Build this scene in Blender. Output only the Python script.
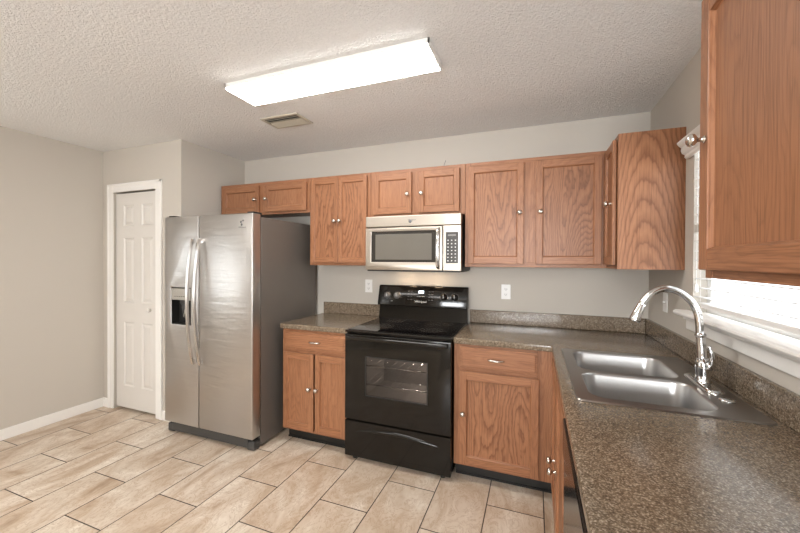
import bpy, bmesh, math, random
from mathutils import Vector, Matrix
random.seed(4)
sc = bpy.context.scene
for o in list(bpy.data.objects):
    bpy.data.objects.remove(o, do_unlink=True)
C = sc.collection
R = math.radians

# ------------------------------------------------------------------ camera
XR, XL, XC, YC, H, YB = 1.976, -2.597, -1.562, -.704, 2.4226, -5.6
cam_d = bpy.data.cameras.new('camera'); cam = bpy.data.objects.new('camera', cam_d); C.objects.link(cam)
sc.camera = cam
cam_d.sensor_width = 36; cam_d.lens = 354.157*36/800; cam_d.shift_y = -2.793/800; cam_d.clip_start = .02
_y, _p, _r = R(20.7744), R(-.4936), R(.2689)
fw = Vector((-math.sin(_y)*math.cos(_p), math.cos(_y)*math.cos(_p), math.sin(_p)))
rt = Vector((math.cos(_y), math.sin(_y), 0)); up = rt.cross(fw)
rt2 = rt*math.cos(_r)+up*math.sin(_r); up2 = -rt*math.sin(_r)+up*math.cos(_r)
M3 = Matrix((rt2, up2, -fw)).transposed()
cam.matrix_world = Matrix.Translation((1.2452, -2.8597, 1.4028)) @ M3.to_4x4()

# ------------------------------------------------------------------ light, exposure
sc.view_settings.view_transform = 'Standard'; sc.view_settings.look = 'None'
sc.view_settings.gamma = 1; sc.view_settings.use_curve_mapping = False
sc.view_settings.exposure = 1.10
w = bpy.data.worlds.new('world'); sc.world = w; w.use_nodes = True
wn = w.node_tree.nodes; wn['Background'].inputs[0].default_value = (.93, .97, 1, 1)
wn['Background'].inputs[1].default_value = 1.5
sc.cycles.max_bounces = 10; sc.cycles.diffuse_bounces = 5; sc.cycles.glossy_bounces = 5
sc.cycles.transparent_max_bounces = 12
sc.cycles.sample_clamp_indirect = 6
sc.cycles.caustics_reflective = False; sc.cycles.caustics_refractive = False

def area(name, loc, rot, sx, sy, power, col=(1, 1, 1)):
    d = bpy.data.lights.new(name, 'AREA'); d.shape = 'RECTANGLE'; d.size = sx; d.size_y = sy
    d.energy = power; d.color = col
    o = bpy.data.objects.new(name, d); C.objects.link(o); o.location = loc; o.rotation_euler = rot
    return o
# daylight lamps outside the added rear and left windows and the sink window
area('added_rear_window_light', (.95, YB-.30, 1.35), (R(108), 0, 0), 1.5, 1.0, 115, (.95, .98, 1))
area('added_left_window_light', (XL-.30, -2.75, 1.30), (R(108), 0, R(-90)), 1.6, 1.1, 42, (.95, .98, 1))
area('daylight_sink_window', (XR+.35, -1.15, 1.6), (R(90), 0, R(90)), 1.0, .9, 8, (.95, .98, 1))

# ------------------------------------------------------------------ materials
def new_mat(name):
    m = bpy.data.materials.new(name); m.use_nodes = True
    nt = m.node_tree; b = nt.nodes['Principled BSDF']
    return m, nt, b
def N(nt, t, **kw):
    n = nt.nodes.new(t)
    for k, v in kw.items():
        if k in n.inputs.keys() if hasattr(n.inputs, 'keys') else False: n.inputs[k].default_value = v
        else: setattr(n, k, v)
    return n
def L(nt, a, b): nt.links.new(a, b)
def coords(nt, scale=(1, 1, 1), rnd=True):
    tc = nt.nodes.new('ShaderNodeTexCoord'); mp = nt.nodes.new('ShaderNodeMapping')
    mp.inputs['Scale'].default_value = scale
    if rnd:
        oi = nt.nodes.new('ShaderNodeObjectInfo'); ma = N(nt, 'ShaderNodeMath', operation='MULTIPLY')
        ma.inputs[1].default_value = 37.0; L(nt, oi.outputs['Random'], ma.inputs[0])
        va = N(nt, 'ShaderNodeVectorMath', operation='ADD')
        L(nt, tc.outputs['Object'], va.inputs[0]); L(nt, ma.outputs[0], va.inputs[1]); L(nt, va.outputs[0], mp.inputs[0])
    else: L(nt, tc.outputs['Object'], mp.inputs[0])
    return mp.outputs[0]
def noise(nt, vec, scale, detail=2, rough=.5, dist=0):
    n = nt.nodes.new('ShaderNodeTexNoise'); n.inputs['Scale'].default_value = scale
    n.inputs['Detail'].default_value = detail; n.inputs['Roughness'].default_value = rough
    n.inputs['Distortion'].default_value = dist; L(nt, vec, n.inputs['Vector']); return n.outputs[0]
def ramp(nt, fac, stops):
    r = nt.nodes.new('ShaderNodeValToRGB'); e = r.color_ramp.elements
    while len(e) < len(stops): e.new(.5)
    for i, (p, c) in enumerate(stops):
        e[i].position = p; e[i].color = (*c, 1) if len(c) == 3 else c
    L(nt, fac, r.inputs[0]); return r.outputs[0]
def mix(nt, fac, a, b, mode='MIX'):
    m = nt.nodes.new('ShaderNodeMix'); m.data_type = 'RGBA'; m.blend_type = mode
    for s, v in ((m.inputs[0], fac), (m.inputs[6], a), (m.inputs[7], b)):
        if isinstance(v, (int, float)): s.default_value = v
        elif isinstance(v, tuple): s.default_value = (*v, 1) if len(v) == 3 else v
        else: L(nt, v, s)
    return m.outputs[2]
def math_(nt, op, a, b=0):
    m = N(nt, 'ShaderNodeMath', operation=op)
    for s, v in ((m.inputs[0], a), (m.inputs[1], b)):
        if isinstance(v, (int, float)): s.default_value = v
        else: L(nt, v, s)
    return m.outputs[0]
def bump(nt, b, h, strength, dist=.001):
    bp = nt.nodes.new('ShaderNodeBump'); bp.inputs['Strength'].default_value = strength
    bp.inputs['Distance'].default_value = dist; L(nt, h, bp.inputs['Height']); L(nt, bp.outputs[0], b.inputs['Normal'])
def plain(name, col, rough=.5, metal=0, spec=.5, bumps=None, coat=0):
    m, nt, b = new_mat(name)
    b.inputs['Base Color'].default_value = (*col, 1); b.inputs['Roughness'].default_value = rough
    b.inputs['Metallic'].default_value = metal; b.inputs['Specular IOR Level'].default_value = spec
    b.inputs['Coat Weight'].default_value = coat
    v = coords(nt, rnd=False); n = noise(nt, v, 9, 3)
    c = mix(nt, n, tuple(x*.965 for x in col), tuple(min(1, x*1.035) for x in col)); L(nt, c, b.inputs['Base Color'])
    if bumps: bump(nt, b, noise(nt, v, bumps[0], 3, .6), bumps[1], bumps[2])
    return m

def oak(name, axis, figure):
    """axis the grain runs along; figure = strength of the flame figure"""
    m, nt, b = new_mat(name)
    s1 = [1., 1., 1.]; s1['xyz'.index(axis)] = .16
    v = coords(nt, tuple(s1))
    s0 = [1., 1., 1.]; s0['xyz'.index(axis)] = .30
    v0 = coords(nt, tuple(s0))
    base = noise(nt, v, (1.9 if figure == .7 else 4.2) if figure > .5 else 7, 1, .4, .2)
    jit = noise(nt, v0, 34, 2, .6)
    fld = math_(nt, 'ADD', math_(nt, 'MULTIPLY', base, 34 if figure > .5 else 22), math_(nt, 'MULTIPLY', jit, .8 if figure == .7 else 1.5))
    if figure == .7:     # one cathedral of nested arches, as on a flat-sawn board
        tcc = nt.nodes.new('ShaderNodeTexCoord'); sx = nt.nodes.new('ShaderNodeSeparateXYZ'); L(nt, tcc.outputs['Object'], sx.inputs[0])
        xx = math_(nt, 'ADD', sx.outputs[0], math_(nt, 'MULTIPLY', math_(nt, 'SUBTRACT', base, .5), .22))
        arch = math_(nt, 'ADD', sx.outputs[2], math_(nt, 'MULTIPLY', math_(nt, 'MULTIPLY', xx, xx), 32))
        fld = math_(nt, 'ADD', math_(nt, 'MULTIPLY', arch, 8.5), math_(nt, 'MULTIPLY', math_(nt, 'ADD', jit, math_(nt, 'MULTIPLY', base, 6)), .9))
    bands = math_(nt, 'FRACT', fld)
    bc = ramp(nt, bands, [(0, (.0, .0, .0)), (.18, (.5, .5, .5)), (.55, (1, 1, 1)), (.86, (.8, .8, .8)), (1, (.0, .0, .0))])
    s2 = [1., 1., 1.]; s2['xyz'.index(axis)] = .02
    v2 = coords(nt, tuple(s2))
    fib = noise(nt, v2, 230, 3, .65)
    pore = ramp(nt, fib, [(.38, (0, 0, 0)), (.54, (1, 1, 1))])
    tone = noise(nt, v, 2.2, 2)
    light, dark, deep = (.385, .180, .092), (.300, .130, .062), (.105, .036, .014)
    c = mix(nt, tone, dark, light)
    c = mix(nt, math_(nt, 'MULTIPLY', math_(nt, 'SUBTRACT', 1, bc), figure*.85), c, deep)
    c = mix(nt, math_(nt, 'MULTIPLY', math_(nt, 'SUBTRACT', 1, pore), .42), c, deep)
    L(nt, c, b.inputs['Base Color'])
    b.inputs['Roughness'].default_value = .40; b.inputs['Specular IOR Level'].default_value = .38
    bump(nt, b, pore, .12, .0006)
    return m
OAK_Z, OAK_X, OAK_Y = oak('oak_grain_upright', 'z', .35), oak('oak_grain_across', 'x', .35), oak('oak_grain_along', 'y', .35)
OAK_P = oak('oak_flame_panel', 'z', .8); OAK_E = oak('oak_end_panel', 'z', .7)

def steel(name, col, rough, brush, wob=0, fine=1, metal=1.0):
    m, nt, b = new_mat(name)
    b.inputs['Metallic'].default_value = metal
    v = coords(nt, brush); n = noise(nt, v, 120, 2, .6)
    L(nt, mix(nt, n, tuple(x*(1-.07*fine) for x in col), col), b.inputs['Base Color'])
    mr = nt.nodes.new('ShaderNodeMapRange'); L(nt, n, mr.inputs[0])
    mr.inputs[3].default_value = rough*(1-.2*fine); mr.inputs[4].default_value = rough*(1+.25*fine); L(nt, mr.outputs[0], b.inputs['Roughness'])
    if wob:
        v3 = coords(nt, (1, 1, 6), False)
        h = noise(nt, v3, 4, 1.5, .5, .6); bump(nt, b, h, wob, .03)
    return m
STEEL = steel('fridge_stainless', (.53, .515, .50), .34, (.02, .02, 1), .08, fine=.3)
STEEL_MW = steel('microwave_stainless', (.50, .452, .395), .30, (.03, .03, 1), .0, fine=.5)
STEEL_H = steel('handle_steel', (.72, .70, .68), .2, (1, 1, .05))
STEEL_S = steel('sink_steel', (.50, .495, .49), .30, (1, .04, 1), metal=.92)
STEEL_SR = steel('sink_rim_steel', (.36, .345, .33), .28, (1, .04, 1), fine=.2)
CHROME = plain('polished_chrome', (.66, .66, .66), .07, 1)
NICKEL = plain('satin_nickel', (.60, .56, .51), .22, 1)

m, nt, b = new_mat('wall_paint_greige'); WALL = m
v = coords(nt, rnd=False); L(nt, mix(nt, noise(nt, v, 1.2, 3), (.53, .49, .437), (.55, .51, .456)), b.inputs['Base Color'])
b.inputs['Roughness'].default_value = .75; b.inputs['Specular IOR Level'].default_value = .25
bump(nt, b, noise(nt, v, 160, 2), .12, .001)
m, nt, b = new_mat('popcorn_ceiling'); CEIL = m
v = coords(nt, rnd=False)
n1 = noise(nt, v, 110, 4, .7); n2 = noise(nt, v, 55, 2, .6)
hh = math_(nt, 'ADD', n1, math_(nt, 'MULTIPLY', n2, .6))
L(nt, ramp(nt, n1, [(.3, (.79, .785, .775)), (.7, (.89, .885, .875))]), b.inputs['Base Color'])
b.inputs['Roughness'].default_value = .95; b.inputs['Specular IOR Level'].default_value = .1
bump(nt, b, hh, .9, .009)
TRIM = plain('white_trim_paint', (.82, .80, .77), .4)
DOORP = plain('door_paint', (.68, .65, .61), .42)
WHITE = plain('white_plastic', (.80, .79, .77), .35)
SLAT = plain('blind_slat_white', (.80, .81, .81), .45)

m, nt, b = new_mat('countertop_speckled'); TOP = m
v = coords(nt, rnd=False)
a1 = noise(nt, v, 210, 2, .7); a2 = noise(nt, v, 95, 3, .6); a3 = noise(nt, v, 4, 3)
c = ramp(nt, a1, [(.32, (.026, .018, .010)), (.44, (.115, .080, .050)), (.55, (.205, .152, .102)), (.66, (.60, .51, .40))])
c2 = ramp(nt, a2, [(.35, (.044, .030, .018)), (.5, (.132, .096, .062)), (.66, (.30, .235, .165))])
c = mix(nt, .45, c, c2); c = mix(nt, math_(nt, 'MULTIPLY', a3, .25), c, (.10, .075, .055)); L(nt, c, b.inputs['Base Color'])
b.inputs['Roughness'].default_value = .19; b.inputs['Specular IOR Level'].default_value = .5
bump(nt, b, a2, .08, .0008)

m, nt, b = new_mat('floor_tile'); FLOOR = m
tc = nt.nodes.new('ShaderNodeTexCoord'); sp = nt.nodes.new('ShaderNodeSeparateXYZ'); L(nt, tc.outputs['Object'], sp.inputs[0])
cx = nt.nodes.new('ShaderNodeCombineXYZ')
L(nt, math_(nt, 'ADD', sp.outputs[1], .785+.614*20), cx.inputs[0]); L(nt, math_(nt, 'ADD', sp.outputs[0], -.078+.3068*20), cx.inputs[1])
br = nt.nodes.new('ShaderNodeTexBrick'); L(nt, cx.outputs[0], br.inputs['Vector'])
br.offset = .5; br.offset_frequency = 2; br.squash = 1
for k, vv in (('Scale', 1), ('Mortar Size', .0033), ('Mortar Smooth', .1), ('Bias', 0), ('Brick Width', .614), ('Row Height', .3068)): br.inputs[k].default_value = vv
br.inputs['Color1'].default_value = (0, 0, 0, 1); br.inputs['Color2'].default_value = (1, 1, 1, 1)
va = N(nt, 'ShaderNodeVectorMath', operation='MULTIPLY_ADD'); L(nt, br.outputs['Color'], va.inputs[0]); va.inputs[1].default_value = (9, 9, 9)
mp = nt.nodes.new('ShaderNodeMapping'); mp.inputs['Scale'].default_value = (1.5, .75, 1); L(nt, tc.outputs['Object'], mp.inputs[0]); L(nt, mp.outputs[0], va.inputs[2])
vec = va.outputs[0]
f1 = noise(nt, vec, 2.6, 5, .62, 1.3); f2 = noise(nt, vec, 7, 4, .7, 2.2)
c = ramp(nt, f1, [(.30, (.33, .225, .145)), (.42, (.50, .385, .285)), (.54, (.60, .50, .40)), (.70, (.72, .645, .55))])
vein = ramp(nt, math_(nt, 'ABSOLUTE', math_(nt, 'SUBTRACT', f2, .5)), [(0, (1, 1, 1)), (.035, (0, 0, 0))])
c = mix(nt, math_(nt, 'MULTIPLY', vein, .5), c, (.36, .235, .145))
c = mix(nt, math_(nt, 'MULTIPLY', br.outputs['Color'], .12), c, (.46, .35, .25))
L(nt, mix(nt, br.outputs['Fac'], c, (.055, .036, .026)), b.inputs['Base Color'])
b.inputs['Roughness'].default_value = .33; b.inputs['Specular IOR Level'].default_value = .4
bump(nt, b, math_(nt, 'SUBTRACT', 1, br.outputs['Fac']), .5, .002)

BLACK = plain('black_enamel', (.009, .0075, .006), .10, 0, .32)
BLACKD = plain('dishwasher_black', (.010, .009, .008), .16, 0, .22)
BLACKM = plain('black_matte', (.014, .013, .012), .45)
BLACKG = plain('black_ceramic_glass', (.006, .005, .005), .04, 0, .6)
BURN = plain('burner_print', (.026, .023, .020), .15)
GREYB = plain('fridge_side_grey', (.145, .126, .110), .42, .2, .5, (260, .25, .0006))
GREYP = plain('grey_plastic', (.045, .043, .041), .4)
GREYL = plain('dispenser_silver', (.42, .40, .36), .3, .7)
DARKGL = plain('microwave_glass', (.030, .027, .024), .08, 0, .6)
MWSCR = plain('microwave_screen_mesh', (.13, .118, .10), .22, 0, .6)
PANELG = plain('microwave_keypad', (.045, .042, .040), .25)
KEYW = plain('printed_white', (.62, .62, .60), .4)
GREYK = plain('range_knob_grey', (.16, .155, .15), .3)
CAVITY = plain('oven_enamel', (.24, .225, .215), .35)
RACK = plain('rack_wire', (.75, .74, .72), .2, 1)
VENTM = plain('register_paint', (.50, .46, .38), .4)
DARKV = plain('shade_dark', (.08, .07, .06), .8)  # dark colour standing in for shade in the vent and closet
TOE = plain('toe_kick_black', (.012, .011, .010), .35)
LOGO = plain('emblem_grey', (.14, .14, .15), .35, .6)
def emit(name, col, s):
    m, nt, b = new_mat(name); b.inputs['Base Color'].default_value = (*col, 1)
    b.inputs['Emission Color'].default_value = (*col, 1); b.inputs['Emission Strength'].default_value = s
    return m
DIFF = emit('light_diffuser', (1, .975, .93), 12)
LEDC = emit('clock_display', (.75, .9, 1), 1.6)
LAMP = emit('cooktop_lamp_lens', (1, .72, .46), 26)
m, nt, b = new_mat('window_glass'); GLASS = m
tr = nt.nodes.new('ShaderNodeBsdfTransparent'); gl = nt.nodes.new('ShaderNodeBsdfGlossy'); gl.inputs['Roughness'].default_value = .02
fr = nt.nodes.new('ShaderNodeFresnel'); fr.inputs[0].default_value = 1.45; ms = nt.nodes.new('ShaderNodeMixShader')
ge = nt.nodes.new('ShaderNodeNewGeometry'); L(nt, math_(nt, 'MULTIPLY', fr.outputs[0], math_(nt, 'SUBTRACT', 1, ge.outputs['Backfacing'])), ms.inputs[0]); L(nt, tr.outputs[0], ms.inputs[1]); L(nt, gl.outputs[0], ms.inputs[2])
L(nt, ms.outputs[0], nt.nodes['Material Output'].inputs[0])
m, nt, b = new_mat('oven_door_glass'); OGLASS = m
tr = nt.nodes.new('ShaderNodeBsdfTransparent'); tr.inputs[0].default_value = (.62, .60, .59, 1)
gl = nt.nodes.new('ShaderNodeBsdfGlossy'); gl.inputs['Roughness'].default_value = .03
fr = nt.nodes.new('ShaderNodeFresnel'); fr.inputs[0].default_value = 1.5; ms = nt.nodes.new('ShaderNodeMixShader')
ge = nt.nodes.new('ShaderNodeNewGeometry'); L(nt, math_(nt, 'MULTIPLY', fr.outputs[0], math_(nt, 'SUBTRACT', 1, ge.outputs['Backfacing'])), ms.inputs[0]); L(nt, tr.outputs[0], ms.inputs[1]); L(nt, gl.outputs[0], ms.inputs[2])
L(nt, ms.outputs[0], nt.nodes['Material Output'].inputs[0])

# ------------------------------------------------------------------ mesh helpers (all geometry in world coordinates)
def bx(bm, x0, x1, y0, y1, z0, z1, mi=0, bev=0, seg=2):
    t = bmesh.new()
    vs = [t.verts.new((x, y, z)) for x in (min(x0, x1), max(x0, x1)) for y in (min(y0, y1), max(y0, y1)) for z in (min(z0, z1), max(z0, z1))]
    for f in ((0, 1, 3, 2), (4, 6, 7, 5), (0, 4, 5, 1), (2, 3, 7, 6), (0, 2, 6, 4), (1, 5, 7, 3)): t.faces.new([vs[i] for i in f])
    if bev: bmesh.ops.bevel(t, geom=t.edges[:], offset=bev, segments=seg, affect='EDGES', profile=.5, clamp_overlap=True)
    merge(bm, t, mi)
def merge(bm, t, mi=0, mat=None):
    if mat is not None: bmesh.ops.transform(t, matrix=mat, verts=t.verts[:])
    bmesh.ops.recalc_face_normals(t, faces=t.faces[:])
    mp = {}
    for v in t.verts: mp[v] = bm.verts.new(v.co)
    for f in t.faces:
        try: g = bm.faces.new([mp[v] for v in f.verts])
        except ValueError: continue
        g.material_index = mi; g.smooth = f.smooth
    t.free()
def frame_of(d):
    d = Vector(d).normalized(); a = Vector((0, 0, 1)) if abs(d.z) < .9 else Vector((0, 1, 0))
    u = a.cross(d).normalized(); return u, d.cross(u)
def lathe(bm, base, d, prof, n=20, mi=0):
    """prof = list of (radius, distance along d)"""
    u, v = frame_of(d); d = Vector(d).normalized(); base = Vector(base); t = bmesh.new(); rings = []
    for r, h in prof:
        rings.append([t.verts.new(base+d*h+(u*math.cos(a)+v*math.sin(a))*max(r, 1e-5)) for a in [2*math.pi*i/n for i in range(n)]])
    for a, b_ in zip(rings, rings[1:]):
        for i in range(n): t.faces.new((a[i], a[(i+1) % n], b_[(i+1) % n], b_[i])).smooth = True
    t.faces.new(rings[0]); t.faces.new(rings[-1]); merge(bm, t, mi)
def tube(bm, pts, rad, n=14, mi=0, flat=None):
    """swept tube; rad number or list; flat = (width_scale, height_scale) with fixed up vector"""
    pts = [Vector(p) for p in pts]; rads = rad if isinstance(rad, list) else [rad]*len(pts)
    t = bmesh.new(); rings = []; pu = None
    for i, p in enumerate(pts):
        d = (pts[min(i+1, len(pts)-1)]-pts[max(i-1, 0)]).normalized()
        if pu is None: u, v = frame_of(d)
        else:
            u = (pu-d*pu.dot(d)).normalized(); v = d.cross(u)
        pu = u; su, sv = flat if flat else (1, 1)
        rings.append([t.verts.new(p+(u*math.cos(a)*su+v*math.sin(a)*sv)*rads[i]) for a in [2*math.pi*k/n for k in range(n)]])
    for a, b_ in zip(rings, rings[1:]):
        for k in range(n): t.faces.new((a[k], a[(k+1) % n], b_[(k+1) % n], b_[k])).smooth = True
    t.faces.new(rings[0]); t.faces.new(rings[-1]); merge(bm, t, mi)
def bez(ps, n=24):
    """Catmull-Rom through the points"""
    ps = [Vector(p) for p in ps]; out = []
    q = [ps[0]*2-ps[1]]+ps+[ps[-1]*2-ps[-2]]
    for i in range(1, len(q)-2):
        for k in range(n):
            t = k/n; a, b_, c, d = q[i-1:i+3]
            out.append(.5*((2*b_)+(c-a)*t+(2*a-5*b_+4*c-d)*t*t+(3*b_-a-3*c+d)*t**3))
    out.append(ps[-1]); return out
def prism(bm, poly, d, mi=0, bev=0):
    """extrude a planar polygon of 3D points by vector d"""
    t = bmesh.new(); a = [t.verts.new(p) for p in poly]; b_ = [t.verts.new(Vector(p)+Vector(d)) for p in poly]
    n = len(a); t.faces.new(a); t.faces.new(b_[::-1])
    for i in range(n): t.faces.new((a[i], a[(i+1) % n], b_[(i+1) % n], b_[i]))
    if bev: bmesh.ops.bevel(t, geom=t.edges[:], offset=bev, segments=2, affect='EDGES', profile=.5, clamp_overlap=True)
    merge(bm, t, mi)
def cells(bm, us, vs, filled, w0, w1, mp, mi=0, bev=0):
    """slab made of grid cells (holes allowed); mp maps (u,v,w) to the world"""
    t = bmesh.new(); V = {}
    def vt(i, j, k):
        if (i, j, k) not in V: V[(i, j, k)] = t.verts.new(mp(us[i], vs[j], (w0, w1)[k]))
        return V[(i, j, k)]
    F = set(filled)
    for (i, j) in F:
        for k in (0, 1): t.faces.new([vt(i, j, k), vt(i+1, j, k), vt(i+1, j+1, k), vt(i, j+1, k)])
        for (di, dj, e) in ((-1, 0, ((i, j), (i, j+1))), (1, 0, ((i+1, j), (i+1, j+1))), (0, -1, ((i, j), (i+1, j))), (0, 1, ((i, j+1), (i+1, j+1)))):
            if (i+di, j+dj) not in F: t.faces.new([vt(*e[0], 0), vt(*e[1], 0), vt(*e[1], 1), vt(*e[0], 1)])
    bmesh.ops.recalc_face_normals(t, faces=t.faces[:])
    bmesh.ops.dissolve_limit(t, angle_limit=.01, verts=t.verts[:], edges=t.edges[:])
    if bev:
        es = [e for e in t.edges if len(e.link_faces) == 2 and e.calc_face_angle(0) > .5]
        bmesh.ops.bevel(t, geom=es, offset=bev, segments=3, affect='EDGES', profile=.5, clamp_overlap=True)
    merge(bm, t, mi)
def ring_cells(nu, nv, holes): return [(i, j) for i in range(nu) for j in range(nv) if (i, j) not in holes]

def wloc(o):
    p = Vector((0, 0, 0))
    while o: p += o.location; o = o.parent
    return p
def link(name, bm, mats, parent=None):
    me = bpy.data.meshes.new(name)
    off = wloc(parent)
    bmesh.ops.translate(bm, vec=-off, verts=bm.verts[:])
    bm.to_mesh(me); bm.free()
    for mm in (mats if isinstance(mats, (list, tuple)) else [mats]): me.materials.append(mm)
    o = bpy.data.objects.new(name, me); C.objects.link(o)
    if parent: o.parent = parent
    return o
def sharp(o, ang=35):
    for p in o.data.polygons: p.use_smooth = True
    o.data.set_sharp_from_angle(angle=R(ang)); return o
def thing(name, label, cat, loc, group=None):
    o = bpy.data.objects.new(name, None); C.objects.link(o); o.location = loc; o.empty_display_size = .1
    o['label'] = label; o['category'] = cat
    if group: o['group'] = group
    return o
def tag(o, label, cat, group=None):
    o['label'] = label; o['category'] = cat
    if group: o['group'] = group
    return o
def struct(name, bm, mats):
    o = link(name, bm, mats); o['kind'] = 'structure'; return o
def box_part(name, parent, mats, *boxes, bev=0, label=None):
    bm = bmesh.new()
    for b_ in boxes: bx(bm, *b_, bev=bev)
    o = link(name, bm, mats, parent)
    if label: o['label'] = label
    return o
def text_part(name, s, size, mtx, mat, parent, depth=.0006):
    """lettering as a thin raised mesh; mtx places its lower left corner, x along the text, y up"""
    cu = bpy.data.curves.new(name, 'FONT'); cu.body = s; cu.size = size; cu.extrude = depth; cu.align_x = 'CENTER'; cu.resolution_u = 3
    tmp = bpy.data.objects.new(name+'_tmp', cu); C.objects.link(tmp)
    bpy.context.view_layer.update()
    me = bpy.data.meshes.new_from_object(tmp.evaluated_get(bpy.context.evaluated_depsgraph_get()))
    bpy.data.objects.remove(tmp, do_unlink=True)
    me.transform(Matrix.Translation(-wloc(parent)) @ mtx); me.materials.clear(); me.materials.append(mat)
    o = bpy.data.objects.new(name, me); C.objects.link(o); o.parent = parent; return o
FACE_Y = lambda x, y, z: Matrix(((1, 0, 0, x), (0, 0, -1, y), (0, 1, 0, z), (0, 0, 0, 1)))   # text on a front that faces -y

# ------------------------------------------------------------------ the room
T = .12
bm = bmesh.new(); bx(bm, XL-T, XR+T, YB-T, T, -.06, 0); struct('floor', bm, FLOOR)
bm = bmesh.new(); bx(bm, XL-T, XR+T, YB-T, T, H, H+.06); struct('ceiling', bm, CEIL)
bm = bmesh.new(); bx(bm, XL-T, XR+T, 0, T, 0, H); struct('wall_back', bm, WALL)
# right wall with the sink window
W1 = (-1.60, -.72, 1.135, 2.00)
bm = bmesh.new()
cells(bm, [YB, W1[0], W1[1], 0], [0, W1[2], W1[3], H], ring_cells(3, 3, {(1, 1)}), XR, XR+T, lambda u, v, w_: (w_, u, v)); struct('wall_right', bm, WALL)
W2 = (-3.60, -1.88, .95, 1.98)  # opening for the added left window
bm = bmesh.new()
cells(bm, [YB, W2[0], W2[1], 0], [0, W2[2], W2[3], H], ring_cells(3, 3, {(1, 1)}), XL-T, XL, lambda u, v, w_: (w_, u, v)); struct('wall_left', bm, WALL)
W3 = (.20, 1.70, 1.05, 2.10)  # opening for the added rear window
bm = bmesh.new()
cells(bm, [XL, W3[0], W3[1], XR], [0, W3[2], W3[3], H], ring_cells(3, 3, {(1, 1)}), YB-T, YB, lambda u, v, w_: (u, w_, v)); struct('wall_rear', bm, WALL)
# pantry closet in the far left corner
DX0, DX1, DZ = -2.449, -1.862, 2.030
bm = bmesh.new()
cells(bm, [XL, DX0, DX1, XC], [0, DZ, H], [(0, 0), (2, 0), (0, 1), (1, 1), (2, 1)], YC, YC+.10, lambda u, v, w_: (u, w_, v)); struct('wall_closet_front', bm, WALL)
bm = bmesh.new(); bx(bm, XC-.10, XC, YC+.10, 0, 0, H); struct('wall_closet_side', bm, WALL)

def casing(name, x0, x1, z1, y, wd=.078, th=.016):
    bm = bmesh.new()
    for s, xa, xb in ((0, x0-wd, x0), (1, x1, x1+wd)):
        bx(bm, xa, xb, y-th*.65, y, 0, z1+wd, bev=.003)
        bx(bm, (xa if s == 0 else xb-.022), (xa+.022 if s == 0 else xb), y-th, y-th*.5, 0, z1+wd, bev=.003)
    bx(bm, x0, x1, y-th*.65, y, z1, z1+wd, bev=.003); bx(bm, x0-wd, x1+wd, y-th, y-th*.5, z1+wd-.022, z1+wd, bev=.003)
    return struct(name, bm, TRIM)
casing('trim_1', DX0+.006, DX1-.006, DZ-.005, YC)
# six-panel door
def door_panel_door(x0, x1, z0, z1, y):
    bm = bmesh.new()
    us = [x0, -2.335, -2.192, -2.088, -1.940, x1]; vs = [z0, .225, .822, 1.004, 1.603, 1.712, 1.906, z1]
    holes = {(i, j) for i in (1, 3) for j in (1, 3, 5)}
    cells(bm, us, vs, ring_cells(5, 7, holes), y, y+.010, lambda u, v, w_: (u, w_, v))
    bx(bm, x0, x1, y+.010, y+.034, z0, z1)
    for (i, j) in holes:      # raised fields with sloped edges
        a0, a1, b0, b1 = us[i], us[i+1], vs[j], vs[j+1]
        t = bmesh.new(); rings = []
        for ins, yy in ((0, y+.0005), (.010, y+.009), (.018, y+.009), (.038, y+.0025)):
            rings.append([t.verts.new(p) for p in ((a0+ins, yy, b0+ins), (a1-ins, yy, b0+ins), (a1-ins, yy, b1-ins), (a0+ins, yy, b1-ins))])
        for r0, r1 in zip(rings, rings[1:]):
            for k in range(4): t.faces.new((r0[k], r0[(k+1) % 4], r1[(k+1) % 4], r1[k]))
        t.faces.new(rings[-1]); merge(bm, t)
    return bm
d1 = struct('door_1', door_panel_door(DX0+.008, DX1-.012, .022, DZ-.016, YC+.018), DOORP)
bm = bmesh.new(); lathe(bm, (-1.972, YC+.018, .950), (0, -1, 0), [(.008, 0), (.008, .010), (.017, .016), (.020, .024), (.014, .031), (.004, .033)]); o = link('door_knob', bm, DOORP, d1)
bm = bmesh.new(); bx(bm, DX0, DX1, YC+.06, YC+.10, 0, DZ); struct('closet_shade_slab', bm, DARKV)     # dark slab standing in for closet shade behind the door gap

def baseboard(name, pts_boxes):
    bm = bmesh.new()
    for b_ in pts_boxes: bx(bm, *b_, bev=.004)
    struct(name, bm, TRIM)
BH, BT = .085, .014
baseboard('baseboard_left', [(XL, XL+BT, YB, YC, 0, BH)])
baseboard('baseboard_closet', [(XL+BT, DX0-.073, YC-BT, YC, 0, BH), (DX1+.073, XC+.002, YC-BT, YC, 0, BH)])
baseboard('baseboard_rear', [(XL+BT, XR-BT, YB, YB+BT, 0, BH)])
baseboard('baseboard_right', [(XR-BT, XR, YB+BT, -2.80, 0, BH)])

# window over the sink
def window_x(name, Wn, xg, sgn):
    """window in a wall that stands across x; xg glass plane, sgn = +1 outside is +x"""
    y0, y1, z0, z1 = Wn; bm = bmesh.new(); f = .045; ym = (z0+z1)/2
    cells(bm, [y0, y0+f, y1-f, y1], [z0, z0+f, ym-.02, ym+.02, z1-f, z1], ring_cells(3, 5, {(1, 1), (1, 3)}), xg-.03, xg+.03, lambda u, v, w_: (w_, u, v), bev=.004)
    w_o = struct(name, bm, WHITE)
    for a, b_ in ((z0+f, ym-.02), (ym+.02, z1-f)):
        bm = bmesh.new(); bx(bm, xg-.003, xg+.003, y0+f, y1-f, a, b_); link('pane', bm, GLASS, w_o)
    return w_o
window_x('window_1', W1, XR+.085, 1)
window_x('added_window_left', W2, XL-.085, -1)  # unseen left window, added for side light and the fridge reflection
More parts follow.
